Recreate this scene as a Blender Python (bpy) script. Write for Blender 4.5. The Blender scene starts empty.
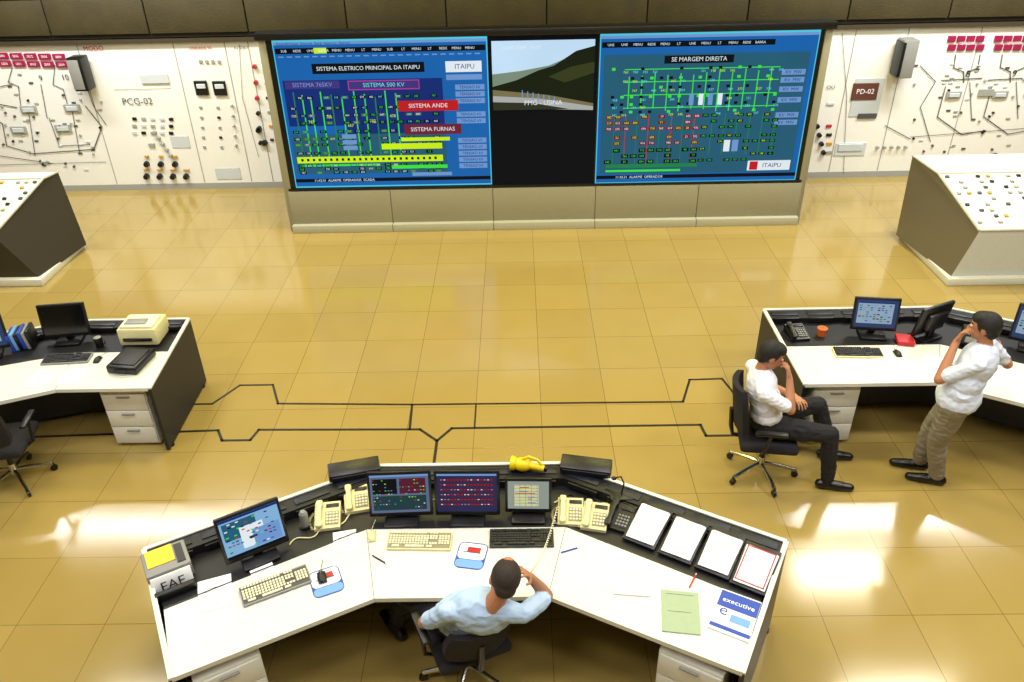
import bpy, bmesh, math, random
import numpy as np
from mathutils import Matrix, Vector, noise
random.seed(7)
V=Vector
def lin(c):
    c=c/255.0
    return c/12.92 if c<=0.04045 else ((c+0.055)/1.055)**2.4
def C(r,g,b): return (lin(r),lin(g),lin(b),1)
MATS={}
def pm(name,col,rough=.5,metal=0.0,var=.06,scale=30,bump=0.0,spec=.5,bscale=None):
    if name in MATS: return MATS[name]
    m=bpy.data.materials.new(name); m.use_nodes=True; nt=m.node_tree; b=nt.nodes['Principled BSDF']
    b.inputs['Roughness'].default_value=rough; b.inputs['Metallic'].default_value=metal
    b.inputs['Specular IOR Level'].default_value=spec
    tc=nt.nodes.new('ShaderNodeTexCoord'); no=nt.nodes.new('ShaderNodeTexNoise'); no.inputs['Scale'].default_value=scale
    nt.links.new(tc.outputs['Object'],no.inputs['Vector'])
    mx=nt.nodes.new('ShaderNodeMix'); mx.data_type='RGBA'
    c=C(*col)
    mx.inputs['A'].default_value=tuple(x*(1-var) for x in c[:3])+(1,)
    mx.inputs['B'].default_value=tuple(min(1,x*(1+var)) for x in c[:3])+(1,)
    nt.links.new(no.outputs['Fac'],mx.inputs['Factor']); nt.links.new(mx.outputs['Result'],b.inputs['Base Color'])
    if bump>0:
        n2=nt.nodes.new('ShaderNodeTexNoise'); n2.inputs['Scale'].default_value=bscale or scale*3
        nt.links.new(tc.outputs['Object'],n2.inputs['Vector'])
        bp=nt.nodes.new('ShaderNodeBump'); bp.inputs['Strength'].default_value=bump; bp.inputs['Distance'].default_value=.02
        nt.links.new(n2.outputs['Fac'],bp.inputs['Height']); nt.links.new(bp.outputs['Normal'],b.inputs['Normal'])
    MATS[name]=m; return m
def em(name,col,s=1.0):
    if name in MATS: return MATS[name]
    m=bpy.data.materials.new(name); m.use_nodes=True; nt=m.node_tree; b=nt.nodes['Principled BSDF']
    b.inputs['Base Color'].default_value=(.003,.003,.004,1); b.inputs['Roughness'].default_value=.3; b.inputs['Specular IOR Level'].default_value=.08
    tc=nt.nodes.new('ShaderNodeTexCoord'); no=nt.nodes.new('ShaderNodeTexNoise'); no.inputs['Scale'].default_value=1.3
    nt.links.new(tc.outputs['Object'],no.inputs['Vector'])
    mx=nt.nodes.new('ShaderNodeMix'); mx.data_type='RGBA'; c=C(*col)
    mx.inputs['A'].default_value=tuple(x*.88 for x in c[:3])+(1,); mx.inputs['B'].default_value=tuple(x*1.1 for x in c[:3])+(1,)
    nt.links.new(no.outputs['Fac'],mx.inputs['Factor']); nt.links.new(mx.outputs['Result'],b.inputs['Emission Color'])
    b.inputs['Emission Strength'].default_value=s
    MATS[name]=m; return m

def T(x,y=0,z=0): return Matrix.Translation((x,y,z))
def RZ(a): return Matrix.Rotation(math.radians(a),4,'Z')
def RX(a): return Matrix.Rotation(math.radians(a),4,'X')
def RY(a): return Matrix.Rotation(math.radians(a),4,'Y')

class MB:
    def __init__(s): s.v=[];s.f=[];s.m=[];s.mats=[];s.M=Matrix.Identity(4)
    def mi(s,m):
        if m not in s.mats: s.mats.append(m)
        return s.mats.index(m)
    def add(s,vs,fs,m,L=None):
        M=s.M@L if L is not None else s.M
        o=len(s.v); s.v+= [tuple(M@V(v)) for v in vs]; k=s.mi(m)
        for f in fs: s.f.append(tuple(i+o for i in f)); s.m.append(k)
    def bm(s,bm,m,L=None):
        bm.verts.index_update()
        s.add([v.co.copy() for v in bm.verts],[[v.index for v in f.verts] for f in bm.faces],m,L); bm.free()
    def box(s,c,d,m,bev=0,L=None,seg=2):
        b=bmesh.new(); bmesh.ops.create_cube(b,size=1)
        for v in b.verts: v.co=V((v.co.x*d[0],v.co.y*d[1],v.co.z*d[2]))
        if bev>0: bmesh.ops.bevel(b,geom=b.edges[:],offset=bev,segments=seg,affect='EDGES',profile=.5)
        s.bm(b,m,(L if L is not None else Matrix.Identity(4))@T(*c))
    def prism(s,poly,z0,z1,m,L=None):
        n=len(poly)
        a=sum(poly[i][0]*poly[(i+1)%n][1]-poly[(i+1)%n][0]*poly[i][1] for i in range(n))
        if a<0: poly=poly[::-1]
        vs=[(p[0],p[1],z0) for p in poly]+[(p[0],p[1],z1) for p in poly]
        fs=[list(range(n))[::-1],list(range(n,2*n))]+[[i,(i+1)%n,(i+1)%n+n,i+n] for i in range(n)]
        s.add(vs,fs,m,L)
    def strip(s,a,b,t,z0,za,zb,m):
        a=V(a[:2]);b=V(b[:2]);d=(b-a).normalized();n=V((-d.y,d.x))*t/2
        P=[a-n,b-n,b+n,a+n]; Z=[za,zb,zb,za]
        vs=[(p.x,p.y,z0) for p in P]+[(p.x,p.y,z) for p,z in zip(P,Z)]
        s.add(vs,[[3,2,1,0],[4,5,6,7]]+[[i,(i+1)%4,(i+1)%4+4,i+4] for i in range(4)],m)
    def cyl(s,a,b,ra,rb,m,n=16,L=None):
        a=V(a);b=V(b);d=(b-a).normalized(); u=d.orthogonal().normalized(); w=d.cross(u)
        vs=[a+(u*math.cos(t)+w*math.sin(t))*ra for t in [2*math.pi*i/n for i in range(n)]]+[b+(u*math.cos(t)+w*math.sin(t))*rb for t in [2*math.pi*i/n for i in range(n)]]
        s.add(vs,[list(range(n))[::-1],list(range(n,2*n))]+[[i,(i+1)%n,(i+1)%n+n,i+n] for i in range(n)],m,L)
    def tube(s,pts,r,m,n=8,L=None):
        pts=[V(p) for p in pts]; vs=[]; k=len(pts); u=None
        for i,p in enumerate(pts):
            d=(pts[min(i+1,k-1)]-pts[max(i-1,0)]).normalized()
            if u is None: u=d.orthogonal().normalized()
            u=(u-d*u.dot(d)).normalized(); w=d.cross(u)
            vs+=[p+(u*math.cos(2*math.pi*j/n)+w*math.sin(2*math.pi*j/n))*r for j in range(n)]
        fs=[[i*n+j,i*n+(j+1)%n,(i+1)*n+(j+1)%n,(i+1)*n+j] for i in range(k-1) for j in range(n)]
        fs+=[list(range(n))[::-1],list(range((k-1)*n,k*n))]
        s.add(vs,fs,m,L)
    def ell(s,c,r,m,L=None,sub=3):
        b=bmesh.new(); bmesh.ops.create_icosphere(b,subdivisions=sub,radius=1)
        for v in b.verts: v.co=V((v.co.x*r[0],v.co.y*r[1],v.co.z*r[2]))
        s.bm(b,m,(L if L is not None else Matrix.Identity(4))@T(*c))
    def text(s,txt,c,size,m,L=None,align='CENTER'):
        cu=bpy.data.curves.new('t','FONT');cu.body=txt;cu.size=size;cu.align_x=align;cu.align_y='CENTER';cu.resolution_u=2
        ob=bpy.data.objects.new('t',cu);bpy.context.collection.objects.link(ob)
        me=bpy.data.meshes.new_from_object(ob)
        s.add([v.co.copy() for v in me.vertices],[list(p.vertices) for p in me.polygons],m,T(*c)@(L if L is not None else Matrix.Identity(4)))
        bpy.data.objects.remove(ob);bpy.data.meshes.remove(me);bpy.data.curves.remove(cu)
    def xz(s,x0,x1,z0,z1,y,m):
        s.add([(x0,y,z0),(x1,y,z0),(x1,y,z1),(x0,y,z1)],[[0,1,2,3]],m)
    def build(s,name,smooth=True):
        me=bpy.data.meshes.new(name); me.from_pydata(s.v,[],s.f)
        for m in s.mats: me.materials.append(m)
        me.polygons.foreach_set('material_index',s.m)
        me.update()
        if smooth:
            me.polygons.foreach_set('use_smooth',[True]*len(me.polygons))
            try: me.set_sharp_from_angle(angle=math.radians(35))
            except Exception: pass
        ob=bpy.data.objects.new(name,me); bpy.context.collection.objects.link(ob); return ob

# ---------------- materials
white=pm('desk_white_laminate',(222,222,210),.35)
dark=pm('desk_dark_panel',(20,24,38),.45,var=.3,scale=120)
black=pm('black_plastic',(12,12,14),.38)
black2=pm('tray_black',(14,15,19),.5,var=.2)
beige=pm('beige_plastic',(222,214,160),.45)
beigek=pm('beige_keys',(238,233,198),.5)
keygap=pm('beige_dark_well',(150,142,108),.6)
greyp=pm('grey_plastic',(140,140,135),.45)
chrome=pm('chrome',(205,205,205),.18,1.0)
paper=pm('paper',(252,252,252),.7,var=.02)
ink=pm('ink_grey',(110,110,112),.8)
fabric=pm('chair_fabric',(28,25,28),.9,var=.25,scale=200,bump=.2)
yel=pm('yellow_plastic',(240,208,10),.4)
redm=pm('red_print',(185,30,40),.5)
bluep=pm('blue_print',(30,70,170),.45)
lblue=pm('light_blue_print',(110,160,222),.5)
greenf=pm('green_folder',(160,178,142),.6)
line=pm('dark_line',(76,76,74),.6)
screenoff=pm('screen_glass_dark',(10,11,14),.12)
blackkeys=pm('black_keys',(38,38,42),.5)

# ---------------- room
TS=.655
def floor_mat():
    m=bpy.data.materials.new('floor_tiles'); m.use_nodes=True; nt=m.node_tree; N=nt.nodes; Lk=nt.links; b=N['Principled BSDF']
    tc=N.new('ShaderNodeTexCoord'); sp=N.new('ShaderNodeSeparateXYZ'); Lk.new(tc.outputs['Object'],sp.inputs[0])
    def mth(op,a,bv=None):
        n=N.new('ShaderNodeMath'); n.operation=op
        for i,x in enumerate((a,bv)):
            if x is None: continue
            if isinstance(x,(int,float)): n.inputs[i].default_value=x
            else: Lk.new(x,n.inputs[i])
        return n.outputs[0]
    ids=[];ln=[]
    for ax,o in (('X',-.47),('Y',3.9)):
        q=mth('DIVIDE',mth('SUBTRACT',sp.outputs[ax],o),TS)
        ids.append(mth('FLOOR',q)); fr=mth('FRACT',q)
        ln.append(mth('GREATER_THAN',mth('ABSOLUTE',mth('SUBTRACT',fr,.5)),.4955))
    l=mth('MAXIMUM',ln[0],ln[1])
    cb=N.new('ShaderNodeCombineXYZ'); Lk.new(ids[0],cb.inputs[0]); Lk.new(ids[1],cb.inputs[1])
    wn=N.new('ShaderNodeTexWhiteNoise'); wn.noise_dimensions='3D'; Lk.new(cb.outputs[0],wn.inputs['Vector'])
    no=N.new('ShaderNodeTexNoise'); no.inputs['Scale'].default_value=2.2; no.inputs['Detail'].default_value=6; Lk.new(tc.outputs['Object'],no.inputs['Vector'])
    f=mth('ADD',mth('MULTIPLY',wn.outputs['Value'],.45),mth('MULTIPLY',no.outputs['Fac'],.55))
    mx=N.new('ShaderNodeMix'); mx.data_type='RGBA'; mx.inputs['A'].default_value=C(158,135,72); mx.inputs['B'].default_value=C(173,150,85); Lk.new(f,mx.inputs['Factor'])
    m2=N.new('ShaderNodeMix'); m2.data_type='RGBA'; m2.inputs['B'].default_value=C(122,102,52); Lk.new(mx.outputs['Result'],m2.inputs['A']); Lk.new(l,m2.inputs['Factor'])
    Lk.new(m2.outputs['Result'],b.inputs['Base Color'])
    rg=mth('ADD',mth('MULTIPLY',no.outputs['Fac'],.09),.09); Lk.new(rg,b.inputs['Roughness']); b.inputs['Specular IOR Level'].default_value=.8
    bp=N.new('ShaderNodeBump'); bp.inputs['Strength'].default_value=.2; bp.inputs['Distance'].default_value=.003; bp.invert=True
    Lk.new(l,bp.inputs['Height']); Lk.new(bp.outputs['Normal'],b.inputs['Normal'])
    return m
X0,X1,Y0,Y1,ZC=-9.6,9.6,-1.8,13.1,6.2
def simple_box(name,c,d,m):
    b=MB(); b.box(c,d,m); return b.build(name,False)
wallm=pm('wall_paint',(110,98,66),.7)
ceilm=pm('ceiling_paint',(120,112,80),.8)
simple_box('floor',((X0+X1)/2,(Y0+Y1)/2,-.1),(X1-X0+.4,Y1-Y0+.4,.2),floor_mat())
simple_box('ceiling',((X0+X1)/2,(Y0+Y1)/2,ZC+.1),(X1-X0+.4,Y1-Y0+.4,.2),ceilm)
simple_box('wall_back',(0,Y1+.1,ZC/2),(X1-X0+.4,.2,ZC),wallm)
simple_box('wall_front',(0,Y0-.1,ZC/2),(X1-X0+.4,.2,ZC),wallm)
simple_box('wall_left',(X0-.1,(Y0+Y1)/2,ZC/2),(.2,Y1-Y0,ZC),wallm)
simple_box('wall_right',(X1+.1,(Y0+Y1)/2,ZC/2),(.2,Y1-Y0,ZC),wallm)
stone=pm('bulkhead_stone',(58,50,20),.75,var=.4,scale=3,bump=.3,bscale=40)
stone2=pm('bulkhead_joint',(22,18,8),.8)
b=MB(); b.box((0,12.93,4.32),(X1-X0,.34,3.76),stone2)
x=-9.3
while x<9.5:
    for z0,z1 in ((2.50,3.0),(3.02,3.9),(3.92,4.9)):
        b.box((x,12.75,(z0+z1)/2),(1.48,.06,z1-z0),stone,.01)
    x+=1.5
b.build('wall_upper_bulkhead')

# ---------------- floor tape
tape=pm('tape_black',(24,21,12),.5)
def polyline(mb,pts,w,z,m,h=.004):
    for a,c in zip(pts[:-1],pts[1:]):
        a=V(a);c=V(c);d=(c-a).normalized()*w/2
        mb.strip(a-d,c+d,w,z,z+h,z+h,m)
b=MB()
polyline(b,[(-3.6,6.63),(-3.18,6.63),(-2.99,6.96),(-2.64,6.96),(-2.5,6.62),(-1.12,6.57),(2.2-.58,6.55),(1.76,6.94),(2.10,6.95),(2.17,6.66),(2.9,6.66)],.022,0.001,tape)
polyline(b,[(-5.8,6.05),(-5.0,6.12),(-2.98,6.19),(-2.89,6.03),(-2.62,6.03),(-2.58,6.19),(-1.0,6.16),(-.82,5.98),(-.82,4.8)],.026,0.001,tape)
polyline(b,[(-.82,5.98),(-.69,6.17),(1.72,6.17),(1.74,6.0),(2.7,6.0)],.026,0.001,tape)
polyline(b,[(-1.12,6.57),(-1.10,6.16)],.022,0.001,tape)
polyline(b,[(-.47,6.17),(-.47,6.55)],.014,0.001,tape)
b.build('floor_cable_trench_outline',False)

# ---------------- video wall
vw_grey=pm('video_wall_frame',(150,146,122),.45); vw_grey2=pm('video_wall_plinth',(176,174,152),.4)
b=MB()
xl,xr=-3.40,4.12
b.box(((xl+xr)/2,11.62,1.25),(xr-xl-.1,1.1,2.50),black)
b.box((xl+.05,11.05,1.36),(.10,.16,2.72),vw_grey,.01); b.box((xr-.05,11.05,1.36),(.10,.16,2.72),vw_grey,.01)
b.box(((xl+xr)/2,11.05,.33),(xr-xl-.02,.14,.60),vw_grey)
for i in range(5):
    w=(xr-xl-.1)/5; cx=xl+.05+w*(i+.5)
    b.box((cx,10.975,.37),(w-.012,.03,.50),vw_grey,.004)
    b.box((cx,10.95,.06),(w-.006,.14,.12),vw_grey2,.008)
b.box(((xl+xr)/2,11.04,1.69),(xr-xl-.18,.10,2.10),black)
b.box(((xl+xr)/2,11.02,2.76),(xr-xl+.04,.22,.09),black,.008)
b.box(((xl+xr)/2,10.985,.645),(xr-xl-.14,.05,.03),black,.004)
SY=10.985
def scr(x0,x1,z0,z1):
    def r(u0,u1,v0,v1,m,l=1):
        b.xz(x0+(x1-x0)*u0,x0+(x1-x0)*u1,z1-(z1-z0)*v1,z1-(z1-z0)*v0,SY-.002*l,m)
    def t(s,u,v,sz,m,l=5,al='CENTER'):
        b.text(s,(x0+(x1-x0)*u,SY-.002*l,z1-(z1-z0)*v),sz,m,RX(90),al)
    return r,t
bg=em('scr_blue',(22,98,172),1); bg2=em('scr_blue_dark',(18,44,116),1); bg3=em('scr_teal',(36,92,116),1); bdr=em('scr_cyan_edge',(80,200,225),1)
sblk=em('scr_black',(5,9,16),1); sgrn=em('scr_green',(60,215,60),1.1); sdgrn=em('scr_dgreen',(30,130,70),1); syel=em('scr_yellowgreen',(190,225,20),1.15); sred=em('scr_red',(190,28,34),1)
smag=em('scr_magenta',(190,60,150),1); swh=em('scr_white',(225,235,240),1); slav=em('scr_lavender',(110,150,205),1); spur=em('scr_purple',(66,56,130),.9); scy=em('scr_cyan',(110,220,230),1)
smar=em('scr_maroon',(110,34,52),1); solv=em('scr_olive',(70,100,70),1)
R2=random.Random(3)
r,t=scr(-3.22,-.39,.67,2.70)
r(0,1,0,1,bdr,0); r(.005,.995,.012,.99,bg,1)
r(.005,.995,.012,.03,slav,2); r(.01,.99,.05,.085,sblk,2)
for i in range(15): t(random.choice(['MENU','REDE','SUB','UHE','LT','BARRA']),.05+i*.062,.068,.045,swh,4)
r(.19,.25,.05,.085,syel,3)
for i in range(24): r(.02+i*.04,.045+i*.04,.10,.108,slav,3)
t('SistemaPrincipal  Estacoes  Geral  Historico  Alarmes',.02,.022,.045,bg2,4,'LEFT')
r(.17,.70,.15,.215,sblk,2); t('SISTEMA ELETRICO PRINCIPAL DA ITAIPU',.435,.183,.075,swh)
r(.80,.97,.15,.22,swh,2); t('ITAIPU',.89,.185,.09,bg2); r(.80,.97,.235,.27,slav,2)
r(.02,.30,.255,.56,bg2,2); r(.30,.78,.255,.62,bg2,2); r(.02,.78,.62,.90,bg3,2)
r(.03,.29,.26,.31,spur,3); t('SISTEMA 765KV',.16,.285,.08,slav)
r(.33,.67,.262,.325,spur,3)
r(.33,.67,.262,.268,smag,4);r(.33,.67,.318,.324,smag,4);r(.33,.334,.262,.324,smag,4);r(.667,.671,.262,.324,smag,4); t('SISTEMA 500 KV',.50,.293,.08,scy)
for i,u in enumerate([.06,.10,.14,.19,.24,.29,.35,.40,.45,.50,.55]):
    r(u,u+.006,.33+.02*(i%3),.78,sgrn if i%4 else sdgrn,3)
    if i%2: t(str(R2.randint(100,999)),u+.03,.50+.03*(i%3),.055,syel,6)
for row in (.36,.43,.48,.53,.59,.64,.68,.74,.83,.855,.88):
    for k in range(17):
        if R2.random()<.72:
            u=.03+k*.043+R2.random()*.006
            r(u,u+.032,row,row+.020,sblk if R2.random()<.8 else solv,4); t(str(R2.randint(10,999)),u+.016,row+.010,.038,sgrn if R2.random()<.5 else (swh if R2.random()<.6 else scy),5)
r(.56,.85,.40,.47,sred,6); t('SISTEMA ANDE',.705,.435,.08,swh,8)
r(.58,.86,.56,.63,smar,6); t('SISTEMA FURNAS',.72,.595,.08,swh,8)
r(.03,.76,.775,.82,syel,4); r(.46,.76,.69,.73,syel,6); r(.05,.44,.83,.845,sgrn,4); r(.56,.80,.65,.675,syel,6); r(.50,.78,.845,.87,sgrn,6)
for i in range(24): r(.05+i*.029,.062+i*.029,.788,.806,sblk,5)
for v in (.30,.345,.39,.48,.525,.66,.705,.75,.795,.84): r(.84,.98,v,v+.035,slav,3); t('TENSAO kV',.91,v+.018,.055,bg2)
r(.27,.34,.62,.65,slav,6);r(.27,.34,.66,.69,slav,6);r(.27,.34,.70,.73,slav,6)
r(.005,.995,.935,.96,sblk,2); t('11:42:31  ALARME  OPERADOR  SCADA',.10,.948,.05,swh,5,'LEFT'); r(.60,.80,.90,.925,slav,3)
r,t=scr(1.09,3.96,.65,2.70)
r(0,1,0,1,bdr,0); r(.005,.995,.012,.99,bg,1); r(.005,.995,.012,.03,slav,2); r(.01,.80,.05,.085,sblk,2)
for i in range(12): t(random.choice(['MENU','REDE','SUB','UHE','LT','BARRA']),.05+i*.062,.068,.045,swh,4)
r(.02,.97,.13,.93,bg3,2)
r(.30,.62,.14,.19,sblk,3); t('SE MARGEM DIREITA',.46,.165,.08,swh,6)
for v in (.22,.30,.385,.47): r(.12,.84,v,v+.006,sgrn,3)
for k in range(12):
    u=.14+k*.06; r(u,u+.005,.22+R2.random()*.05,.47+R2.random()*.04,sgrn,3)
for v in (.21,.27,.33,.39,.44,.49):
    for k in range(18):
        if R2.random()<.5:
            u=.06+k*.045; r(u,u+.016,v,v+.018,sgrn if R2.random()<.3 else sblk,5)
        if R2.random()<.45: t(str(R2.randint(100,999)),.08+k*.045,v+.03,.045,syel if R2.random()<.3 else scy,6)
for i in range(4): r(.43+i*.045,.452+i*.045,.385,.46,swh if i%2 else slav,7)
for v in (.52,.56,.60,.66,.70,.75,.79,.83):
    for k in range(20):
        u=.04+k*.042
        q=R2.random()
        if k<11 and q<.62: r(u,u+.034,v,v+.026,smar if v<.72 else sblk,4); t(str(R2.randint(10,999)),u+.017,v+.013,.042,(swh if R2.random()<.5 else syel) if v<.72 else sgrn,5)
        elif q<.5: r(u,u+.03,v,v+.02,sblk,4); t(str(R2.randint(10,999)),u+.015,v+.010,.036,sgrn if R2.random()<.6 else syel,5)
for k in range(8): r(.08+k*.055,.083+k*.055,.52,.86,sred if k%2 else sdgrn,3)
for k in range(6): r(.55+k*.06,.554+k*.06,.52,.80,sdgrn,3)
r(.05,.50,.86,.885,sdgrn,4); r(.05,.42,.90,.915,sgrn,4)
r(.62,.65,.70,.78,swh,7); r(.66,.69,.70,.78,slav,7)
for v in (.24,.29,.35,.42,.52,.57): r(.85,.96,v,v+.035,slav,3); t('KV  MW',.905,v+.018,.06,bg2)
r(.75,.96,.85,.92,swh,4); t('ITAIPU',.87,.885,.09,bg2,6); r(.76,.80,.855,.915,sred,6)
r(.005,.995,.94,.965,sblk,2); t('11:42:31  ALARME  OPERADOR',.10,.953,.05,swh,5,'LEFT')
r,t=scr(-.38,1.07,.67,2.70)
r(0,1,0,1,sblk,0)
def pg(pts,m,l): 
    x0,x1,z0,z1=-.38,1.07,.67,2.70
    b.add([(x0+(x1-x0)*u,SY-.002*l,z1-(z1-z0)*v) for u,v in pts],[list(range(len(pts)))[::-1]],m)
pg([(.03,.03),(.97,.03),(.97,.46),(.03,.46)],em('feed_sky',(186,214,236),1.1),1)
pg([(.03,.24),(.3,.22),(.55,.19),(.8,.12),(.97,.10),(.97,.46),(.03,.46)],em('feed_haze',(120,140,120),1),2)
pg([(.03,.32),(.25,.28),(.45,.22),(.60,.19),(.80,.10),(.97,.07),(.97,.46),(.03,.46)],em('feed_hill',(22,30,14),1),3)
pg([(.03,.34),(.55,.38),(.97,.44),(.97,.47),(.03,.47)],em('feed_ground',(122,112,78),1),4)
pg([(.03,.38),(.45,.40),(.97,.46),(.97,.485),(.03,.46)],em('feed_road',(170,172,168),1),5)
pg([(.03,.42),(.40,.43),(.75,.475),(.03,.475)],em('feed_dark',(46,50,34),1),6)
pg([(.55,.26),(.75,.20),(.97,.17),(.97,.24),(.7,.30)],em('feed_slope',(54,60,28),1),4)
for k in range(7): pg([(.30+k*.05,.345+k*.008),(.31+k*.05,.345+k*.008),(.31+k*.05,.39+k*.008),(.30+k*.05,.39+k*.008)],slav,7)
t('10/09/2009  10:09',.3,.075,.07,swh,6); t('PMG - USINA',.5,.43,.09,swh,8)
b.build('video_wall')

# ---------------- mimic control panels
mim=pm('mimic_panel_white',(238,238,232),.4,var=.02); mgrey=pm('mimic_grey',(158,160,154),.5); mblk=pm('mimic_black',(20,20,20),.4); mred=pm('mimic_red_tile',(150,22,70),.5)
mbrown=pm('mimic_brown',(100,58,50),.5); mpl=pm('mimic_plate',(200,208,212),.5); mor=pm('mimic_amber',(205,150,30),.5)
def left(u,v):
    top=47-.035*u; bot=189-.022*u; q=(v-top)/(bot-top)
    return ((-8.06+.0157*u)*(1-q)+(-8.89+.0172*u)*q, 2.33*(1-q))
def right(u,v):
    top=27-(u-836)*.016; bot=172-(u-830)*.005; q=(v-top)/(bot-top)
    return ((4.90+(u-836)*.01527)*(1-q)+(5.28+(u-830)*.01655)*q, 2.34*(1-q))
WY=12.80
def mimic(name,xa,xb,seams,P):
    b=MB(); b.box(((xa+xb)/2,12.92,1.24),(xb-xa,.22,2.32),mim); b.box(((xa+xb)/2,12.90,.05),(xb-xa,.2,.10),mgrey)
    b.box(((xa+xb)/2,12.87,2.39),(xb-xa,.26,.06),pm('mimic_shade_strip',(60,52,34),.6))  # gap strip, coloured dark to stand in for shadow under the bulkhead
    for s_ in seams: b.box((s_,12.808,1.25),(.012,.01,2.28),mgrey)
    def it(u,v,w,h,m,d=.03): 
        x,z=P(u,v); b.box((x,WY-d/2+.01,z),(w,d,h),m,min(.006,w/5,h/5),seg=1)
    def kn(u,v,r,m=mblk,d=.05):
        x,z=P(u,v); b.cyl((x,WY+.01,z),(x,WY-d,z),r,r*.8,m,12)
    def tx(s,u,v,sz,m=line,o=.006):
        x,z=P(u,v); b.text(s,(x,WY-o,z),sz,m,RX(90))
    def ln(pts,w=.015,m=line):
        w*=.8; q=[P(*p) for p in pts]
        for a,c in zip(q[:-1],q[1:]):
            a=V(a);c=V(c);d=(c-a);L=d.length
            if L<1e-4: continue
            n=V((-d.y,d.x))/L*w/2; e=d/L*w/2
            pp=[a-n-e,c-n+e,c+n+e,a+n-e]
            b.add([(p.x,WY-.004,p.y) for p in pp],[[0,1,2,3]],m)
    return b,it,kn,tx,ln
b,it,kn,tx,ln=mimic('l',-9.55,-3.62,[-6.75,-5.27,-4.48,-4.12],left)
for i in range(5):
    for k in range(2): it(10+i*14+k*3,54+k*7,.19,.09,mred); tx('SE0%d'%i,10+i*14+k*3,54+k*7,.05,paper,.022)
tx('MODO',100,46,.10,redm); tx('9',48,74,.12,mblk); tx('10',72,73,.12,mblk)
for u,v in [(36,104),(79,102),(26,124),(70,122)]: it(u,v,.26,.12,mgrey); it(u,v,.18,.07,mpl,.045)
ln([(20,65),(16,78),(26,82),(28,100)]);ln([(62,62),(60,80),(70,84),(74,98)]);ln([(0,84),(20,80)]);ln([(0,112),(10,118),(14,140),(40,148),(100,143),(108,120),(92,100)],.02)
ln([(36,108),(42,150)]);ln([(79,106),(86,147)]);ln([(5,150),(60,158)]);ln([(56,112),(66,140),(96,138)]);ln([(0,98),(24,102)],.02);ln([(48,80),(54,112)])
ln([(94,84),(100,100),(112,118)]);ln([(0,160),(112,156)],.01)
for i in range(30): kn(random.uniform(4,112),random.uniform(84,162),.02,random.choice([mblk,mgrey,mgrey,line]),.02)
for i in range(34): it(random.uniform(-20,112),random.uniform(68,165),.07,.03,random.choice([mgrey,mpl,line]),.015)
x,z=left(93,66); b.box((x,12.62,z),(.22,.26,.50),black,.02); b.box((x-.02,12.485,z),(.17,.02,.44),greyp,.01)
tx('PCG-02',143,95,.15,line); it(160,73,.44,.14,mpl); ln([(120,84),(176,82)],.008)
for i in range(3):
    for k in range(5): it(140+i*0+k*9,112+i*7,.07,.05,random.choice([mblk,mgrey,mpl]),.02)
for i in range(5): kn(160+i*4,125+i*6,.03,mgrey)
for i in range(3):
    kn(152+i*14,158,.05,mblk); it(152+i*14,150,.07,.04,mor)
for i in range(4): kn(152+i*13,171,.05,mblk,.06); it(152+i*13,164,.1,.025,mor)
it(232,168,.42,.2,mpl,.01); it(157,138,.10,.06,mgrey); it(185,135,.3,.2,mpl,.01)
for u in (206,224): it(u,81,.20,.22,mblk,.04); it(u,79,.14,.07,mpl,.055)
for i in range(4): it(205+i*6,56,.05,.05,mgrey)
tx('UNIDADE 9A',205,44,.06,redm); tx('K2 DSLT',245,43,.06,line)
for k in range(5):
    it(205+k*.9,100+k*10,.05,.04,mgrey,.02); it(222+k*.9,100+k*10,.05,.04,mblk if k%2 else mgrey,.02); kn(236+k,98+k*10,.02,mgrey)
for k in range(6):
    kn(258+k*1.2,60+k*15,.035,mblk if k>2 else redm); it(268+k*1.4,62+k*14,.06,.04,[mgrey,mor,mblk][k%3],.02)
ln([(243,40),(246,90),(262,150)],.008); kn(262,122,.05);kn(268,135,.05)
b.build('mimic_control_panel')
b,it,kn,tx,ln=mimic('r',4.3,9.55,[5.15,5.95,7.05],right)
x,z=right(893,50); b.box((x+.03,12.62,z),(.24,.26,.56),greyp,.02); b.box((x-.08,12.60,z),(.05,.28,.5),black,.01)
for g in (946,992):
    for i in range(4):
        for k in range(2): it(g+i*9.3,35+k*8,.12,.09,mred)
    tx('12  H2O',g+14,39,.06,paper,.022); tx(str(8 if g<960 else 9),g+16,68,.15,mblk)
    ln([(g+4,50),(g+2,62),(g+12,66),(g+12,76)],.02);ln([(g+28,50),(g+26,62),(g+16,66)],.02)
    ln([(g-10,74),(g+30,72)],.02); it(g+2,88,.24,.11,mgrey); it(g+2,88,.16,.06,mpl,.05); it(g+34,86,.24,.11,mgrey)
    ln([(g-6,80),(g-14,110),(g+10,128),(g+34,124)],.02); ln([(g+18,76),(g+20,112)],.015)
ln([(905,130),(1024,122)],.012);ln([(880,118),(905,132)]); ln([(915,60),(930,75),(915,100),(925,135)])
for i in range(34): kn(random.uniform(905,1060),random.uniform(58,150),.02,random.choice([mblk,mgrey,mgrey,line]),.02)
for i in range(44): it(random.uniform(905,1060),random.uniform(58,160),.07,.03,random.choice([mgrey,mpl,line]),.015)
it(862,90,.46,.6,mpl,.015); it(860,84,.40,.26,mbrown,.03); tx('PD-02',860,84,.11,paper,.024); it(862,108,.3,.08,line,.03)
tx('OU',826,80,.09,line); it(826,96,.12,.04,mpl,.02)
for k in range(4): kn(812+k*2,118+k*9,.04,mblk); it(824,118+k*9,.09,.05,[redm,mblk,mor,mgrey][k],.02)
it(845,142,.50,.22,mpl,.015); it(845,140,.4,.12,mpl,.03)
for k in range(5): kn(872+k*7,140,.025,mgrey)
ln([(838,30),(842,90),(838,168)],.01)
b.build('mimic_control_panel')

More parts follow.
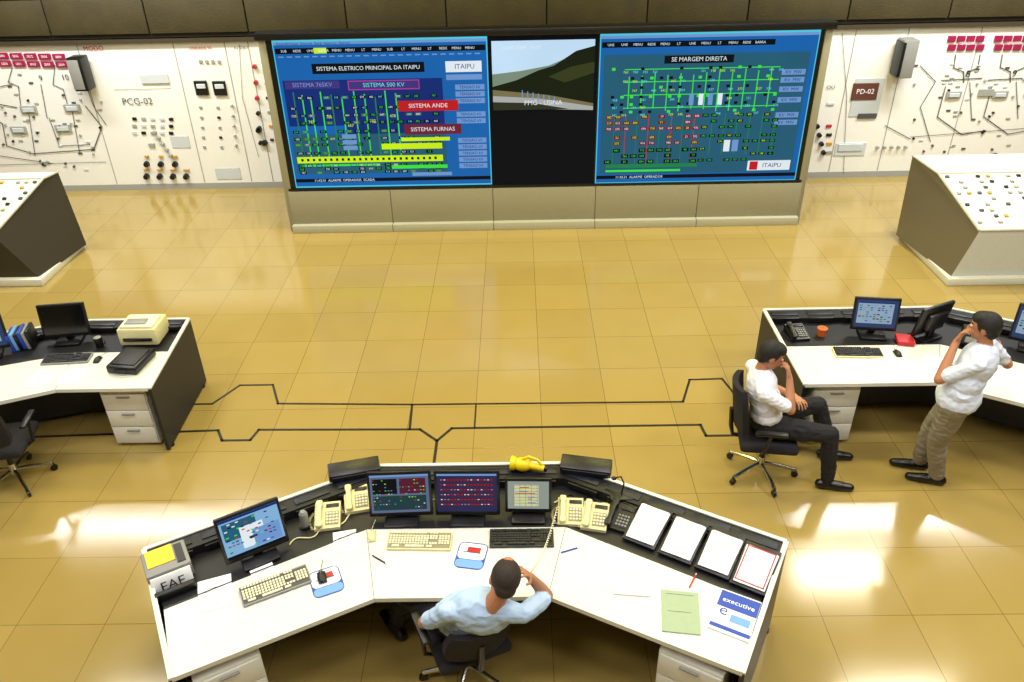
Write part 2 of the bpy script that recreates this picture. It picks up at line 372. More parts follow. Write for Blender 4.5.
# ---------------- side consoles (operator side faces -Y, towards the gallery)
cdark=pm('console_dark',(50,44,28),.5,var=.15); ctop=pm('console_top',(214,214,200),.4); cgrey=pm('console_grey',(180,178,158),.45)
def console(inner,outerx,sidem,frontm):
    b=MB(); n=len(inner); outer=[(outerx,p[1],p[2]) for p in inner]; sx=1 if outerx>inner[0][0] else -1
    vs=list(inner)+outer
    b.add(vs,[list(range(n))],sidem); b.add(vs,[list(range(n,2*n))[::-1]],sidem)
    for i in range(n):
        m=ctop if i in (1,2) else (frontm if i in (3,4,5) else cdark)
        b.add(vs,[[i,(i+1)%n,(i+1)%n+n,i+n]],m)
    for a,c in zip(inner[1:3],inner[2:4]): b.tube([a,c],.014,cgrey,6)
    b.tube([inner[2],outer[2]],.012,cgrey,6); b.tube([inner[3],outer[3]],.016,cgrey,6)
    x0=inner[5][0]; yb=inner[0][1]; yf=inner[5][1]
    b.box(((x0+outerx)/2,(yb+yf)/2,.05),(abs(outerx-x0)+.12,abs(yb-yf)+.16,.10),ctop,.012)
    A=V(inner[2]);D=V(inner[3]); OA=V(outer[2]);OD=V(outer[3])
    nrm=(D-A).cross(OA-A); nrm=nrm.normalized(); nrm=nrm if nrm.z>0 else -nrm
    for i in range(9):
        for k in range(18):
            if random.random()<.5:
                s_=(i+.7)/10; t_=(k+.6)/19; p=A.lerp(D,s_).lerp(OA.lerp(OD,s_),t_)
                M=Matrix.Translation(p)@nrm.to_track_quat('Z','Y').to_matrix().to_4x4()
                b.box((0,0,.01),(.05,.04,.02),random.choice([mblk,mgrey,line,line,mgrey,greenf,mor]),.004,M,1)
    return b
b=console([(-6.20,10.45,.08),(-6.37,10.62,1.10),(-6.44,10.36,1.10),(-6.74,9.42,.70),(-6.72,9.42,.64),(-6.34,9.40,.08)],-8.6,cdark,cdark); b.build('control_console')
b=console([(5.26,10.31,.08),(5.36,10.60,1.12),(5.42,9.95,1.10),(5.56,8.95,.74),(5.55,8.95,.68),(5.41,9.0,.08)],7.9,pm('console_side_brown',(112,104,84),.25),pm('console_front_whitened',(206,210,204),.2)); b.build('control_console')  # pale front colour includes the whitening from reflections in the window glass

# ---------------- desks
def desk(name,O,Tt,F,zt=.74,zr=.82,peds=()):
    b=MB(); n=len(O); O=[V(p) for p in O];Tt=[V(p) for p in Tt];F=[V(p) for p in F]
    Lg=[o.lerp(t_,.28) for o,t_ in zip(O,Tt)]
    for i in range(n-1):
        b.prism([Tt[i],Tt[i+1],F[i+1],F[i]],zt-.035,zt,white)
        b.prism([O[i],O[i+1],Tt[i+1],Tt[i]],zt-.04,zt-.008,black2)
        b.prism([O[i],O[i+1],Lg[i+1],Lg[i]],zt-.01,zr-.012,black2)
        b.strip(O[i],O[i+1],.03,0.02,zr-.01,zr-.01,dark)
        b.strip(O[i],O[i+1],.028,zr-.012,zr,zr,white)
        b.strip(Tt[i],Tt[i+1],.012,zt-.02,zt+.006,zt+.006,black)
        a=Tt[i].lerp(F[i],.1); c=Tt[i+1].lerp(F[i+1],.1); b.strip(a,c,.02,.1,zt-.04,zt-.04,dark)
        L=(Lg[i+1]-Lg[i]).length; d=(Lg[i+1]-Lg[i]).normalized(); k=int(L/.3)
        for j in range(k):
            p=Lg[i].lerp(Lg[i+1],(j+.5)/k); ang=math.degrees(math.atan2(d.y,d.x))
            b.box((0,0,0),(.24,.03,.05),black,.006,T(p.x,p.y,zt+.03)@RZ(ang))
            q=O[i].lerp(O[i+1],(j+.5)/k).lerp(p,.5); b.box((0,0,0),(.26,.07,.01),dark,.003,T(q.x,q.y,zr-.008)@RZ(ang))
    for i in range(1,n-1): b.strip(Tt[i],F[i],.006,zt-.001,zt+.0012,zt+.0012,greyp)
    for i in (0,n-1):
        b.strip(O[i],F[i],.03,0.02,zr-.01,zt-.012,dark)
        a,c=O[i],F[i]
        dd=(c-a).normalized(); nn=V((-dd.y,dd.x))*.016
        P=[a-nn,c-nn,c+nn,a+nn]; Z=[zr,zt+.004,zt+.004,zr]
        b.add([(p.x,p.y,z-.018) for p,z in zip(P,Z)]+[(p.x,p.y,z) for p,z in zip(P,Z)],[[3,2,1,0],[4,5,6,7]]+[[k,(k+1)%4,(k+1)%4+4,k+4] for k in range(4)],white)
        for p in (O[i].lerp(F[i],.08),O[i].lerp(F[i],.92)): b.cyl((p.x,p.y,0),(p.x,p.y,.03),.025,.025,black)
    for (px,py,a,w,d) in peds:
        M=T(px,py,0)@RZ(a)
        b.box((0,0,.33),(w,d,.60),white,.006,M)
        for k in range(3): b.box((0,-d/2-.006,.14+k*.19),(w-.02,.014,.18),white,.004,M); b.box((0,-d/2-.02,.20+k*.19),(.12,.02,.012),greyp,.003,M)
        for sx in (-1,1):
            for sy in (-1,1): b.cyl((sx*(w/2-.04),sy*(d/2-.05),0),(sx*(w/2-.04),sy*(d/2-.05),.035),.02,.02,black,10,M)
    return b.build(name)
cx=-.41
def mir(p): return [(cx-x,y) for x,y in p][::-1]+[(cx+x,y) for x,y in p]
desk('control_desk',mir([(.71,4.68),(2.16,3.85)]),mir([(.70,4.09),(1.88,3.41)]),mir([(.555,3.475),(1.65,2.91)]),
     peds=[(-1.93,3.28,30,.40,.52),(1.11,3.28,-30,.40,.52)])
desk('control_desk',[(-5.75,6.63),(-4.40,7.03),(-3.38,7.03)],[(-5.60,6.05),(-4.30,6.50),(-3.37,6.50)],[(-5.45,5.35),(-4.2,5.88),(-3.35,5.88)],zt=.73,zr=.79,
     peds=[(-3.66,6.22,0,.42,.5)])
desk('control_desk',[(2.45,7.03),(4.25,7.03),(5.7,6.2)],[(2.47,6.42),(3.95,6.42),(5.4,5.55)],[(2.49,5.79),(3.65,5.79),(5.1,4.95)],zt=.73,zr=.79,
     peds=[(2.82,6.12,0,.42,.5)])

# ---------------- items
def monitor(name,x,y,z,ang,w,h,style,tilt=-10,zb=.06,body=black):
    b=MB(); b.M=T(x,y,z)@RZ(ang)
    b.box((0,.02,.012),(.24,.2,.024),body,.01); b.box((0,.06,zb+.06),(.07,.05,.16+zb*.5),body,.012)
    b.M=b.M@T(0,.02,zb)@RX(tilt)
    b.box((0,0,h/2),(w,.035,h),body,.01); b.box((0,.035,h/2),(w*.6,.06,h*.55),body,.02)
    sw,sh=w-.04,h-.055
    def q(u0,u1,v0,v1,m,l): 
        y_=-.0185-.0012*l; zt=h-.022
        b.add([(-sw/2+sw*u0,y_,zt-sh*v1),(-sw/2+sw*u1,y_,zt-sh*v1),(-sw/2+sw*u1,y_,zt-sh*v0),(-sw/2+sw*u0,y_,zt-sh*v0)],[[0,1,2,3]],m)
    Rr=random.Random(int(abs(x)*100))
    if style=='table':
        q(0,1,0,1,em('ms_darkblue',(40,44,84),.9),0); q(0,1,0,.05,slav,1)
        for k in range(6):
            q(.04,.96,.12+k*.13,.20+k*.13,em('ms_maroon',(92,30,52),.8),1)
            for j in range(16): q(.06+j*.056,.09+j*.056,.145+k*.13,.165+k*.13,[swh,sred,sred,slav][Rr.randint(0,3)],2)
    elif style=='diag':
        q(0,1,0,1,em('ms_slate',(96,108,140),.9),0); q(0,1,0,.05,slav,1)
        q(.04,.46,.1,.5,sblk,1);q(.5,.95,.1,.5,em('ms_maroon',(92,30,52),.8),1);q(.04,.95,.55,.93,em('ms_tealdark',(30,66,70),.8),1)
        for k in range(9):
            for j in range(18):
                if Rr.random()<.45: q(.05+j*.05,.075+j*.05,.13+k*.09,.15+k*.09,[swh,sred,sgrn,sdgrn,slav,syel][Rr.randint(0,5)],2)
    elif style=='bright':
        q(0,1,0,1,em('ms_lightblue',(130,175,212),1),0); q(0,1,0,.06,bg2,1); q(0,1,.93,1,sblk,1)
        q(.04,.6,.1,.55,bg3,1); q(.3,.7,.3,.85,swh,2); q(.5,.96,.45,.9,slav,3)
        for k in range(10):
            for j in range(12):
                if Rr.random()<.45: q(.06+j*.07,.11+j*.07,.12+k*.078,.15+k*.078,[swh,sblk,sgrn,bg,bg3,sred][Rr.randint(0,5)],4)
    elif style=='sheet':
        q(0,1,0,1,em('ms_grey',(150,160,150),.9),0); q(.15,.75,.12,.9,em('ms_cream',(215,215,170),.9),1)
        for k in range(7): q(.15,.75,.13+k*.11,.14+k*.11,line,2)
        for k in range(5): q(.15+k*.14,.157+k*.14,.12,.9,line,2)
        for k in range(9): q(.17+Rr.random()*.5,.25+Rr.random()*.5,.2+k*.07,.23+k*.07,[sred,syel,bg][k%3],3)
    elif style=='off': q(0,1,0,1,screenoff,0)
    elif style=='win':
        q(0,1,0,1,em('ms_win',(50,70,110),.8),0);q(.05,.9,.06,.85,em('ms_winbody',(150,170,190),.9),1);q(.05,.9,.06,.12,bg2,2)
        for k in range(8):
            for j in range(9):
                if Rr.random()<.6: q(.08+j*.088,.14+j*.088,.18+k*.08,.22+k*.08,[sblk,bg,sdgrn,slav][Rr.randint(0,3)],3)
    return b.build(name)
def keyboard(name,x,y,z,ang,body,key,w=.44,d=.16,well=None):
    b=MB(); b.M=T(x,y,z)@RZ(ang)@RX(4)
    b.box((0,0,.012),(w,d,.02),body,.006)
    well=well or body
    for (xx,ww) in ((-w/2+.02+.127,.28),(w/2-.1255,.066),(w/2-.05,.085)): b.box((xx,-.002,.0225),(ww,d*.84,.002),well)
    def blk(x0,cols,rows,y0):
        for i in range(cols):
            for j in range(rows): b.box((x0+i*.0195,y0-j*.0205,.028),(.015,.0155,.01),key,.002,None,1)
    blk(-w/2+.02,14,4,.03); blk(-w/2+.02,13,1,.058); blk(w/2-.145,3,1,.058);blk(w/2-.145,3,2,.03);blk(w/2-.145,3,1,-.033);blk(w/2-.08,4,4,.03)
    for xx,ww in ((-.16,.05),(-.03,.13),(.07,.04)): b.box((xx*w/.44,-.055,.027),(ww,.0165,.01),key,.002,None,1)
    return b.build(name)
def mouse(x,y,z,ang,m,name='computer_mouse'):
    b=MB(); b.M=T(x,y,z)@RZ(ang); b.ell((0,0,.012),(.031,.055,.022),m); b.box((0,.03,.031),(.003,.03,.004),greyp)
    b.box((0,0,.006),(.056,.1,.01),m,.004); b.tube([(0,.05,.012),(.01,.1,.004),(.03,.16,.003)],.002,m,6); return b.build(name)
def phone(x,y,z,ang,m,km,name='desk_telephone'):
    b=MB(); b.M=T(x,y,z)@RZ(ang)
    b.add([(-.09,-.11,0),(.09,-.11,0),(.09,.11,0),(-.09,.11,0),(-.09,-.11,.025),(.09,-.11,.025),(.09,.11,.07),(-.09,.11,.07)],[[3,2,1,0],[4,5,6,7],[0,1,5,4],[1,2,6,5],[2,3,7,6],[3,0,4,7]],m)
    L=T(0,0,.048)@RX(11.6)
    b.box((.033,-.03,.001),(.092,.115,.004),keygap if m is beige else black2,.001,L)
    for i in range(4):
        for j in range(4): b.box((.0+i*.022,-.07+j*.026,.006),(.016,.016,.008),km,.003,L,1)
    b.box((.035,.075,.004),(.09,.03,.006),black,.002,L)
    b.box((-.055,0,.03),(.035,.16,.02),m,.008,L); b.box((-.055,-.085,.022),(.05,.055,.035),m,.014,L); b.box((-.055,.085,.022),(.05,.055,.035),m,.014,L)
    pts=[]
    for i in range(60):
        a=i*1.2; pts.append((-.1+.008*math.cos(a)-.03*math.sin(i/60*3.14),-.1+i*.003,.012+.008*math.sin(a)))
    b.tube(pts,.0022,m,5)
    return b.build(name)
def sheet(name,x,y,z,ang,w,h,m=paper,lines=8,t=.003,extra=None):
    b=MB(); b.M=T(x,y,z)@RZ(ang); b.box((0,0,t/2),(w,h,t),m)
    for i in range(lines):
        yy=h/2-.03-i*(h-.05)/max(lines,1); b.box((-w*.06*(i%3)/2,yy,t+.0006),(w*.75-(i%3)*w*.12,.0035,.0008),ink)
    if extra: extra(b)
    return b.build(name)
Z=.742
monitor('computer_monitor',-1.79,3.83,.735,31,.43,.34,'bright',-16,.04)
monitor('computer_monitor',-.87,4.17,.735,2,.45,.35,'diag',-14,.035)
monitor('computer_monitor',-.40,4.17,.735,-1,.46,.35,'table',-14,.035)
monitor('computer_monitor',.03,4.19,.735,-2,.33,.27,'sheet',-14,.035)
keyboard('computer_keyboard',-1.62,3.58,Z,27,greyp,beigek,well=line)
keyboard('computer_keyboard',-.72,3.955,Z,-2,beige,beigek,well=keygap)
keyboard('computer_keyboard',-.02,3.97,Z,0,black,blackkeys)
def mat(x,y,a,name='mouse_pad'):
    b=MB(); b.M=T(x,y,Z)@RZ(a)
    def rp(w,h0,h1,z0,z1,m,rad):
        pts=[]
        for (cx_,cy_,a0) in ((w/2-rad,h1-rad,0),(-w/2+rad,h1-rad,90),(-w/2+rad,h0+rad,180),(w/2-rad,h0+rad,270)):
            for k in range(6): an=math.radians(a0+k*18); pts.append((cx_+rad*math.cos(an),cy_+rad*math.sin(an)))
        b.prism(pts,z0,z1,m)
    rp(.20,-.12,.11,0,.004,bluep,.04); rp(.185,-.04,.10,.004,.0048,paper,.03); rp(.19,-.115,-.045,.004,.0048,lblue,.03)
    b.box((.01,.045,.0054),(.09,.045,.001),redm); b.box((.0,.02,.0054),(.12,.01,.001),ink); b.build(name)
mat(-1.30,3.62,24); mat(-.36,3.83,-10); mouse(-1.33,3.64,Z+.007,20,black); mouse(-1.06,4.01,Z,10,beige)
phone(-1.40,4.19,Z-.008,8,beige,beigek); phone(-1.22,4.36,Z-.008,12,beige,beigek); phone(.33,4.20,Z-.008,-4,beige,beigek); phone(.50,4.15,Z-.008,-12,beige,beigek); phone(.67,4.14,Z-.008,-25,black,greyp)
sheet('paper_sheet',-2.00,3.53,Z,20,.21,.27); sheet('paper_sheet',-1.74,3.71,Z,31,.15,.09,lines=3); sheet('paper_sheet',-1.24,3.97,Z,12,.16,.20,lines=5)
sheet('paper_stack',.69,3.62,Z,-6,.23,.30,t=.012,lines=9); sheet('paper_sheet',.64,3.66,Z,-18,.22,.30)
sheet('green_folder',.96,3.34,Z,-8,.23,.32,greenf,2,.008)
def magx(b):
    b.box((0,.09,.011),(.245,.13,.0012),bluep); b.text('executive',(0,.085,.0125),.052,paper); b.text('e',(-.07,-.0,.0125),.12,bluep); b.box((.04,-.04,.011),(.12,.06,.0012),lblue); b.box((0,-.13,.011),(.245,.03,.0012),bluep)
sheet('magazine',1.29,3.31,Z,-28,.25,.33,paper,0,.01,magx)
for i,(x,y) in enumerate([(.86,4.05),(1.08,3.915),(1.30,3.785),(1.50,3.65)]):
    b=MB(); b.M=T(x,y,.735)@RZ(-31)@T(0,-.17,0.01)@RX(12)
    b.box((0,.17,.01),(.235,.35,.02),black,.004)
    for k in range(3): b.box((.002*k,.165-.003*k,.023+.004*k),(.20,.29,.0035),paper,0,RZ(1.5*(k-1)))
    for k in range(8): b.box((-.01*(k%2),.28-k*.03,.0345),(.15-.02*(k%3),.003,.0008),ink)
    if i==3: b.box((.09,.165,.0347),(.008,.28,.001),redm); b.box((0,.30,.0347),(.19,.009,.001),redm); b.box((0,.03,.0347),(.19,.009,.001),redm); b.box((-.09,.165,.0347),(.008,.28,.001),redm)
    b.build('document_binder')
b=MB(); b.M=T(-2.34,3.68,.735)@RZ(31)@T(0,-.04,0); b.box((0,.10,.06),(.28,.24,.12),greyp,.01); b.box((-.03,.13,.124),(.17,.16,.006),yel); b.box((.09,.10,.124),(.05,.18,.006),black)
b.box((0,-.07,.05),(.25,.012,.10),paper,.003,RX(-14)); b.text('FAE',(0,-.088,.056),.095,black,RX(76)); b.box((0,-.13,.03),(.25,.04,.06),black,.008); b.build('sign_holder_box')
for x,y,a in ((-1.27,4.60,14),(.47,4.60,-12)):
    b=MB(); b.M=T(x,y,.81)@RZ(a); b.box((0,0,.045),(.38,.13,.09),black,.01,RX(14)); b.box((0,-.068,.045),(.34,.01,.06),black2,.003,RX(14)); b.build('speaker_bar')
b=MB(); b.M=T(-1.55,4.13,.735); b.cyl((0,0,0),(0,0,.015),.045,.045,black); b.cyl((0,0,.015),(0,0,.12),.032,.03,greyp,20); b.cyl((0,0,.12),(0,0,.14),.03,.018,greyp,20); b.build('desk_thermos')
b=MB(); b.M=T(.70,4.33,.735); b.box((0,0,.04),(.16,.12,.08),black,.01); b.tube([(0,0,.06),(.02,.02,.16),(0,.05,.2),(-.04,.05,.19)],.006,black); b.ell((-.05,.05,.185),(.02,.015,.015),black); b.build('desk_microphone')
b=MB(); b.M=T(.04,4.60,.865)@RZ(-12); b.ell((-.05,0,.0),(.075,.055,.052),yel); b.cyl((0,0,0),(.12,-.01,-.005),.03,.024,yel); b.cyl((-.10,0,0),(-.135,0,0),.05,.058,yel,20); b.tube([(-.06,0,.045),(0,0,.08),(.06,0,.065),(.10,0,.02)],.011,yel); b.cyl((.12,-.01,-.005),(.14,-.01,-.005),.024,.02,black); b.build('yellow_flashlight')
def wav(p0,p1,amp,fr,z): 
    p0=V(p0);p1=V(p1);d=(p1-p0);n=V((-d.y,d.x)).normalized()
    return [(p.x,p.y,z) for p in [p0.lerp(p1,i/24)+n*amp*math.sin(fr*i/24*6.28+i*.1) for i in range(25)]]
b=MB()
for p0,p1,am,fr,m in (((-2.1,3.98),(-1.5,4.36),.04,2.5,black),((-1.62,3.95),(-1.2,4.25),.03,2,beige),((.22,4.33),(.9,4.22),.05,2,beige),((.3,4.38),(.8,4.36),.04,3,black),((-1.1,4.35),(-.2,4.37),.03,4,greyp)):
    b.tube(wav(p0,p1,am,fr,.738),.005,m,6)
b.build('desk_cables')
for (x,y,a,m) in ((.30,3.86,20,bluep),(-.98,3.80,-35,black),(1.08,3.58,60,redm)):
    b=MB(); b.M=T(x,y,Z+.005)@RZ(a); b.cyl((-.06,0,0),(.06,0,0),.005,.005,m,8); b.cyl((.06,0,0),(.075,0,0),.005,.001,paper,8); b.build('ballpoint_pen')
b=MB(); P0=V((.24,4.22,.80));P1=V((.03,3.44,1.00)); pts=[]
for i in range(140):
    q=i/139; p=P0.lerp(P1,q); p.z-=.10*math.sin(q*math.pi); a=i*1.5; pts.append((p.x+.007*math.cos(a),p.y,p.z+.007*math.sin(a)))
b.tube(pts,.0034,beigek,5); b.build('telephone_cord')
# left desk
ZL=.732
monitor('computer_monitor',-4.46,6.70,.725,8,.44,.34,'off',-10,.06)
monitor('computer_monitor',-5.12,6.45,.725,22,.42,.34,'win',-10,.06)
keyboard('computer_keyboard',-4.32,6.37,ZL,4,greyp,blackkeys,well=black2)
b=MB(); b.M=T(-3.72,6.76,.725); b.box((0,0,.10),(.38,.32,.18),beige,.02); b.box((0,-.02,.20),(.32,.24,.03),beigek,.01); b.box((0,-.165,.08),(.28,.02,.03),black,.004); b.box((.11,-.11,.19),(.08,.05,.02),greyp,.004); b.box((-.02,-.05,.222),(.2,.1,.01),greyp,.003); b.build('fax_machine')
b=MB(); b.M=T(-3.66,6.28,ZL)@RZ(-8); b.box((0,0,.04),(.30,.36,.08),black,.02); b.box((0,.0,.084),(.24,.28,.01),pm('leather',(30,27,27),.4,bump=.3),.01); b.tube([(-.06,-.17,.04),(-.05,-.21,.045),(.05,-.21,.045),(.06,-.17,.04)],.008,black); b.build('leather_briefcase')
sheet('paper_sheet',-4.42,6.05,ZL,-6,.2,.27); sheet('paper_sheet',-4.14,6.08,ZL,3,.2,.24,lines=6)
mouse(-4.02,6.35,ZL,0,black); sheet('paper_sheet',-4.95,6.1,ZL,15,.2,.27)
b=MB(); b.M=T(-4.86,6.66,.725)@RZ(14)
for k in range(6): b.box((-.09+k*.035,0,.09+.01*(k%2)),(.03,.2,.18),[bluep,lblue,black,bluep,greyp,black][k],.003,RY(-6))
b.build('row_of_binders')
b=MB(); b.M=T(-4.12,6.62,.725); b.cyl((0,0,0),(0,0,.1),.035,.04,black); b.cyl((0,0,.1),(0,0,.101),.035,.035,greyp); b.tube([(.038,0,.08),(.065,0,.07),(.06,0,.03),(.036,0,.02)],.006,black); b.build('coffee_mug')
# right desk
monitor('computer_monitor',3.37,6.58,.725,-8,.42,.33,'win',-10,.06)
monitor('computer_monitor',4.74,6.28,.725,-32,.44,.36,'win',-10,.06)
monitor('computer_monitor',3.86,6.58,.725,-155,.40,.32,'off',-10,.06)
keyboard('computer_keyboard',3.12,6.27,ZL,-3,beige,blackkeys,well=black2); mouse(3.48,6.25,ZL,0,black)
sheet('paper_sheet',3.00,6.03,ZL,4,.2,.27); sheet('paper_sheet',3.27,6.04,ZL,14,.2,.27); sheet('paper_sheet',3.78,6.05,ZL,-18,.21,.29); sheet('paper_sheet',4.15,5.85,ZL,-30,.21,.29)
oc=pm('orange_clay',(190,90,30),.5)
b=MB(); b.M=T(2.90,6.62,.725); b.cyl((0,0,0),(0,0,.075),.04,.045,oc,20); b.cyl((0,0,.075),(0,0,.078),.05,.05,oc,20); b.build('orange_pot')
b=MB(); b.M=T(3.63,6.46,.735)@RZ(-12); b.box((0,0,.02),(.15,.16,.04),redm,.004); b.box((.006,0,.02),(.142,.152,.03),paper); b.build('red_book')
b=MB(); b.M=T(4.25,6.42,.735)@RZ(-25); b.box((0,0,.07),(.22,.2,.14),black,.02); b.box((0,-.1,.08),(.16,.01,.06),greyp,.004); b.build('intercom_unit')
phone(2.66,6.62,.725,5,black,greyp)

# ---------------- chairs
def chair(x,y,ang,name='office_chair',bh=.42,bz=.56):
    b=MB(); b.M=T(x,y,0)@RZ(ang)
    for k in range(5):
        a=2*math.pi*k/5+.3; c,s_=math.cos(a),math.sin(a)
        b.tube([(0,0,.13),(.15*c,.15*s_,.11),(.30*c,.30*s_,.075)],.017,chrome,8)
        b.cyl((.30*c-.012*s_,.30*s_+.012*c,.03),(.30*c+.012*s_,.30*s_-.012*c,.03),.03,.03,black,14); b.cyl((.30*c,.30*s_,.05),(.30*c,.30*s_,.085),.012,.012,black,8)
    b.cyl((0,0,.09),(0,0,.2),.035,.03,chrome); b.cyl((0,0,.2),(0,0,.40),.022,.022,black); b.box((0,0,.40),(.2,.26,.04),black,.01)
    b.box((0,0,.445),(.49,.48,.08),fabric,.035,None,3)
    n=11; rows=7; vs=[];fs=[]
    for j in range(rows):
        q_=j/(rows-1); z=bz+bh*q_; wd=.215*(1-.22*(abs(q_-.45)/.55)**3)
        for i in range(n):
            q=-1+2*i/(n-1); vs.append((wd*q,-.24+.06*q*q-.06*q_,z))
    m_=len(vs); vs+=[(v[0],v[1]-.05,v[2]) for v in vs]
    for j in range(rows-1):
        for i in range(n-1):
            a=j*n+i; fs.append([a+n,a+n+1,a+1,a]); fs.append([m_+a,m_+a+1,m_+a+n+1,m_+a+n])
    for j in range(rows-1):
        a=j*n; fs.append([a,m_+a,m_+a+n,a+n]); a=j*n+n-1; fs.append([a,a+n,m_+a+n,m_+a])
    for i in range(n-1): fs.append([i,i+1,m_+i+1,m_+i]); a=(rows-1)*n+i; fs.append([a,m_+a,m_+a+1,a+1])
    b.add(vs,fs,fabric)
    b.tube([(0,-.12,.40),(0,-.28,.42),(0,-.305,.52),(0,-.32,.70)],.02,black)
    for s_ in (-1,1): b.tube([(s_*.22,-.05,.41),(s_*.29,-.06,.46),(s_*.29,-.02,.64),(s_*.29,-.06,.66)],.014,black); b.box((s_*.29,-.02,.665),(.055,.26,.03),black,.012)
    return b.build(name)
chair(-.40,3.44,24,bh=.26,bz=.54); chair(2.10,5.46,-98); chair(-4.58,5.50,10)

# ---------------- people
skin=pm('skin',(182,124,88),.5,var=.05,scale=15); lips=pm('lips',(150,84,72),.5); hair=pm('hair_dark',(20,16,14),.6,var=.3,scale=90,bump=.4,bscale=250)
hairg=pm('hair_greying',(46,34,26),.7,var=.4,scale=120,bump=.4,bscale=250)
eyew=pm('eye_white',(235,232,228),.2); eyed=pm('eye_iris',(30,20,14),.15)
shirtb=pm('shirt_light_blue',(180,206,236),.8,var=.05,bump=.25,bscale=14); shirtw=pm('shirt_white',(236,239,246),.8,var=.03,bump=.25,bscale=14); shirtp=pm('shirt_pale_blue',(216,225,240),.8,var=.03,bump=.25,bscale=14)
trd=pm('trousers_black',(22,21,24),.85,bump=.2,bscale=14); trk=pm('trousers_khaki',(134,126,104),.85,bump=.25,bscale=14); shoe=pm('shoe_black',(14,13,13),.3); belt=pm('belt_black',(20,18,16),.4)
def nv(a): return V(a).normalized()
class Body:
    def __init__(s): s.p=[]
    def cap(s,a,b,ra,rb,m,sub=2): s.p.append(('c',V(a),V(b),ra,rb,m,sub))
    def ell(s,c,r,ax,m): s.p.append(('e',V(c),r,ax,m))
    def hand(s,w,d,n,side,curl=35,m=None,sc=1.0):
        m=m or skin; d=nv(d); n=nv(V(n)-d*V(n).dot(d)); sd=d.cross(n)*side
        s.ell(w+d*.048*sc,(.040*sc,.052*sc,.016*sc),(sd,d,n),m)
        s.cap(w-d*.01,w+d*.03,.026*sc,.022*sc,m)
        for o,l in ((.033,.9),(.0112,1.0),(-.0112,.93),(-.033,.72)):
            p=w+d*.088*sc+sd*o*sc*1.05; dd=(d+sd*o*4).normalized(); ang=0
            for seg,(sl,rr) in enumerate(((.042,.0092),(.027,.0085),(.021,.008))):
                ang+=math.radians(curl*(.7 if seg==0 else 1))
                q=dd*math.cos(ang)+n*math.sin(ang); e=p+q*sl*l*sc; s.cap(p,e,rr*sc,rr*.93*sc,m,2); p=e
        p=w+d*.028*sc+sd*.030*sc; e=p+(sd*.75+d*.55+n*.35).normalized()*.042*sc; s.cap(p,e,.0125*sc,.0105*sc,m); e2=e+(sd*.25+d*.8+n*.5).normalized()*.03*sc; s.cap(e,e2,.0105*sc,.009*sc,m)
    def head(s,c,f,u,hairm,bald=False):
        f=nv(f); u=V(u); u=nv(u-f*u.dot(f)); r=f.cross(u); ax=(r,f,u); c=V(c)
        s.ell(c+u*.02-f*.008,(.076,.097,.100),ax,skin); s.ell(c-u*.045+f*.028,(.058,.066,.068),ax,skin); s.cap(c-u*.09+f*.062,c-u*.09+f*.068,.02,.02,skin)
        s.cap(c+f*.090+u*.015,c+f*.111-u*.02,.009,.014,skin); s.ell(c+f*.100-u*.024,(.019,.012,.009),ax,skin)
        s.cap(c+f*.084+u*.036-r*.03,c+f*.084+u*.036+r*.03,.011,.011,skin)
        s.cap(c+f*.090-u*.052-r*.018,c+f*.090-u*.052+r*.018,.007,.007,lips)
        for k in (-1,1):
            s.ell(c+r*k*.080-f*.005-u*.005,(.010,.020,.032),ax,skin)
            s.cap(c+f*.090+u*.04+r*k*.018,c+f*.082+u*.042+r*k*.045,.006,.005,hairm)
            s.cap(c+r*k*.068+u*.025-f*.01,c+r*k*.070-u*.005-f*.0,.02,.012,hairm)
        s.ell(c+u*.032-f*.024,(.088,.098,.104),ax,hairm)
        s.ell(c-u*.03-f*.055,(.066,.054,.06),ax,hairm)
        if bald: s.ell(c+u*.075-f*.012,(.052,.058,.068),ax,skin); s.ell(c+u*.05+f*.04,(.056,.05,.068),ax,skin)
        else: s.ell(c+u*.078+f*.014,(.072,.08,.054),ax,hairm)
        s.eyes=[(c+f*.085+u*.016+r*k*.031,f) for k in (-1,1)]
    def build(s,name,vox=.006):
        bm=bmesh.new()
        for p in s.p:
            t=bmesh.new()
            if p[0]=='c':
                _,a,b_,ra,rb,m,sub=p
                bmesh.ops.create_icosphere(t,subdivisions=sub,radius=1)
                vs=[v.co.copy() for v in t.verts]; t.clear()
                for v in vs: t.verts.new(a+v*ra)
                for v in vs: t.verts.new(b_+v*rb)
                bmesh.ops.convex_hull(t,input=t.verts[:])
                bmesh.ops.delete(t,geom=[v for v in t.verts if not v.link_faces],context='VERTS')
            else:
                _,c,r,ax,m=p
                bmesh.ops.create_icosphere(t,subdivisions=3,radius=1)
                for v in t.verts: v.co=c+ax[0]*v.co.x*r[0]+ax[1]*v.co.y*r[1]+ax[2]*v.co.z*r[2]
            bmesh.ops.recalc_face_normals(t,faces=t.faces[:])
            me=bpy.data.meshes.new('t'); t.to_mesh(me); t.free(); bm.from_mesh(me); bpy.data.meshes.remove(me)
        me=bpy.data.meshes.new('raw'); bm.to_mesh(me); bm.free()
        ob=bpy.data.objects.new('raw',me); bpy.context.collection.objects.link(ob)
        md=ob.modifiers.new('r','REMESH'); md.mode='VOXEL'; md.voxel_size=vox
        sm=ob.modifiers.new('s','SMOOTH'); sm.iterations=3; sm.factor=.5
        dg=bpy.context.evaluated_depsgraph_get(); dg.update()
        nm=bpy.data.meshes.new_from_object(ob.evaluated_get(dg)); bpy.data.objects.remove(ob); bpy.data.meshes.remove(me)
        nvt=len(nm.vertices)
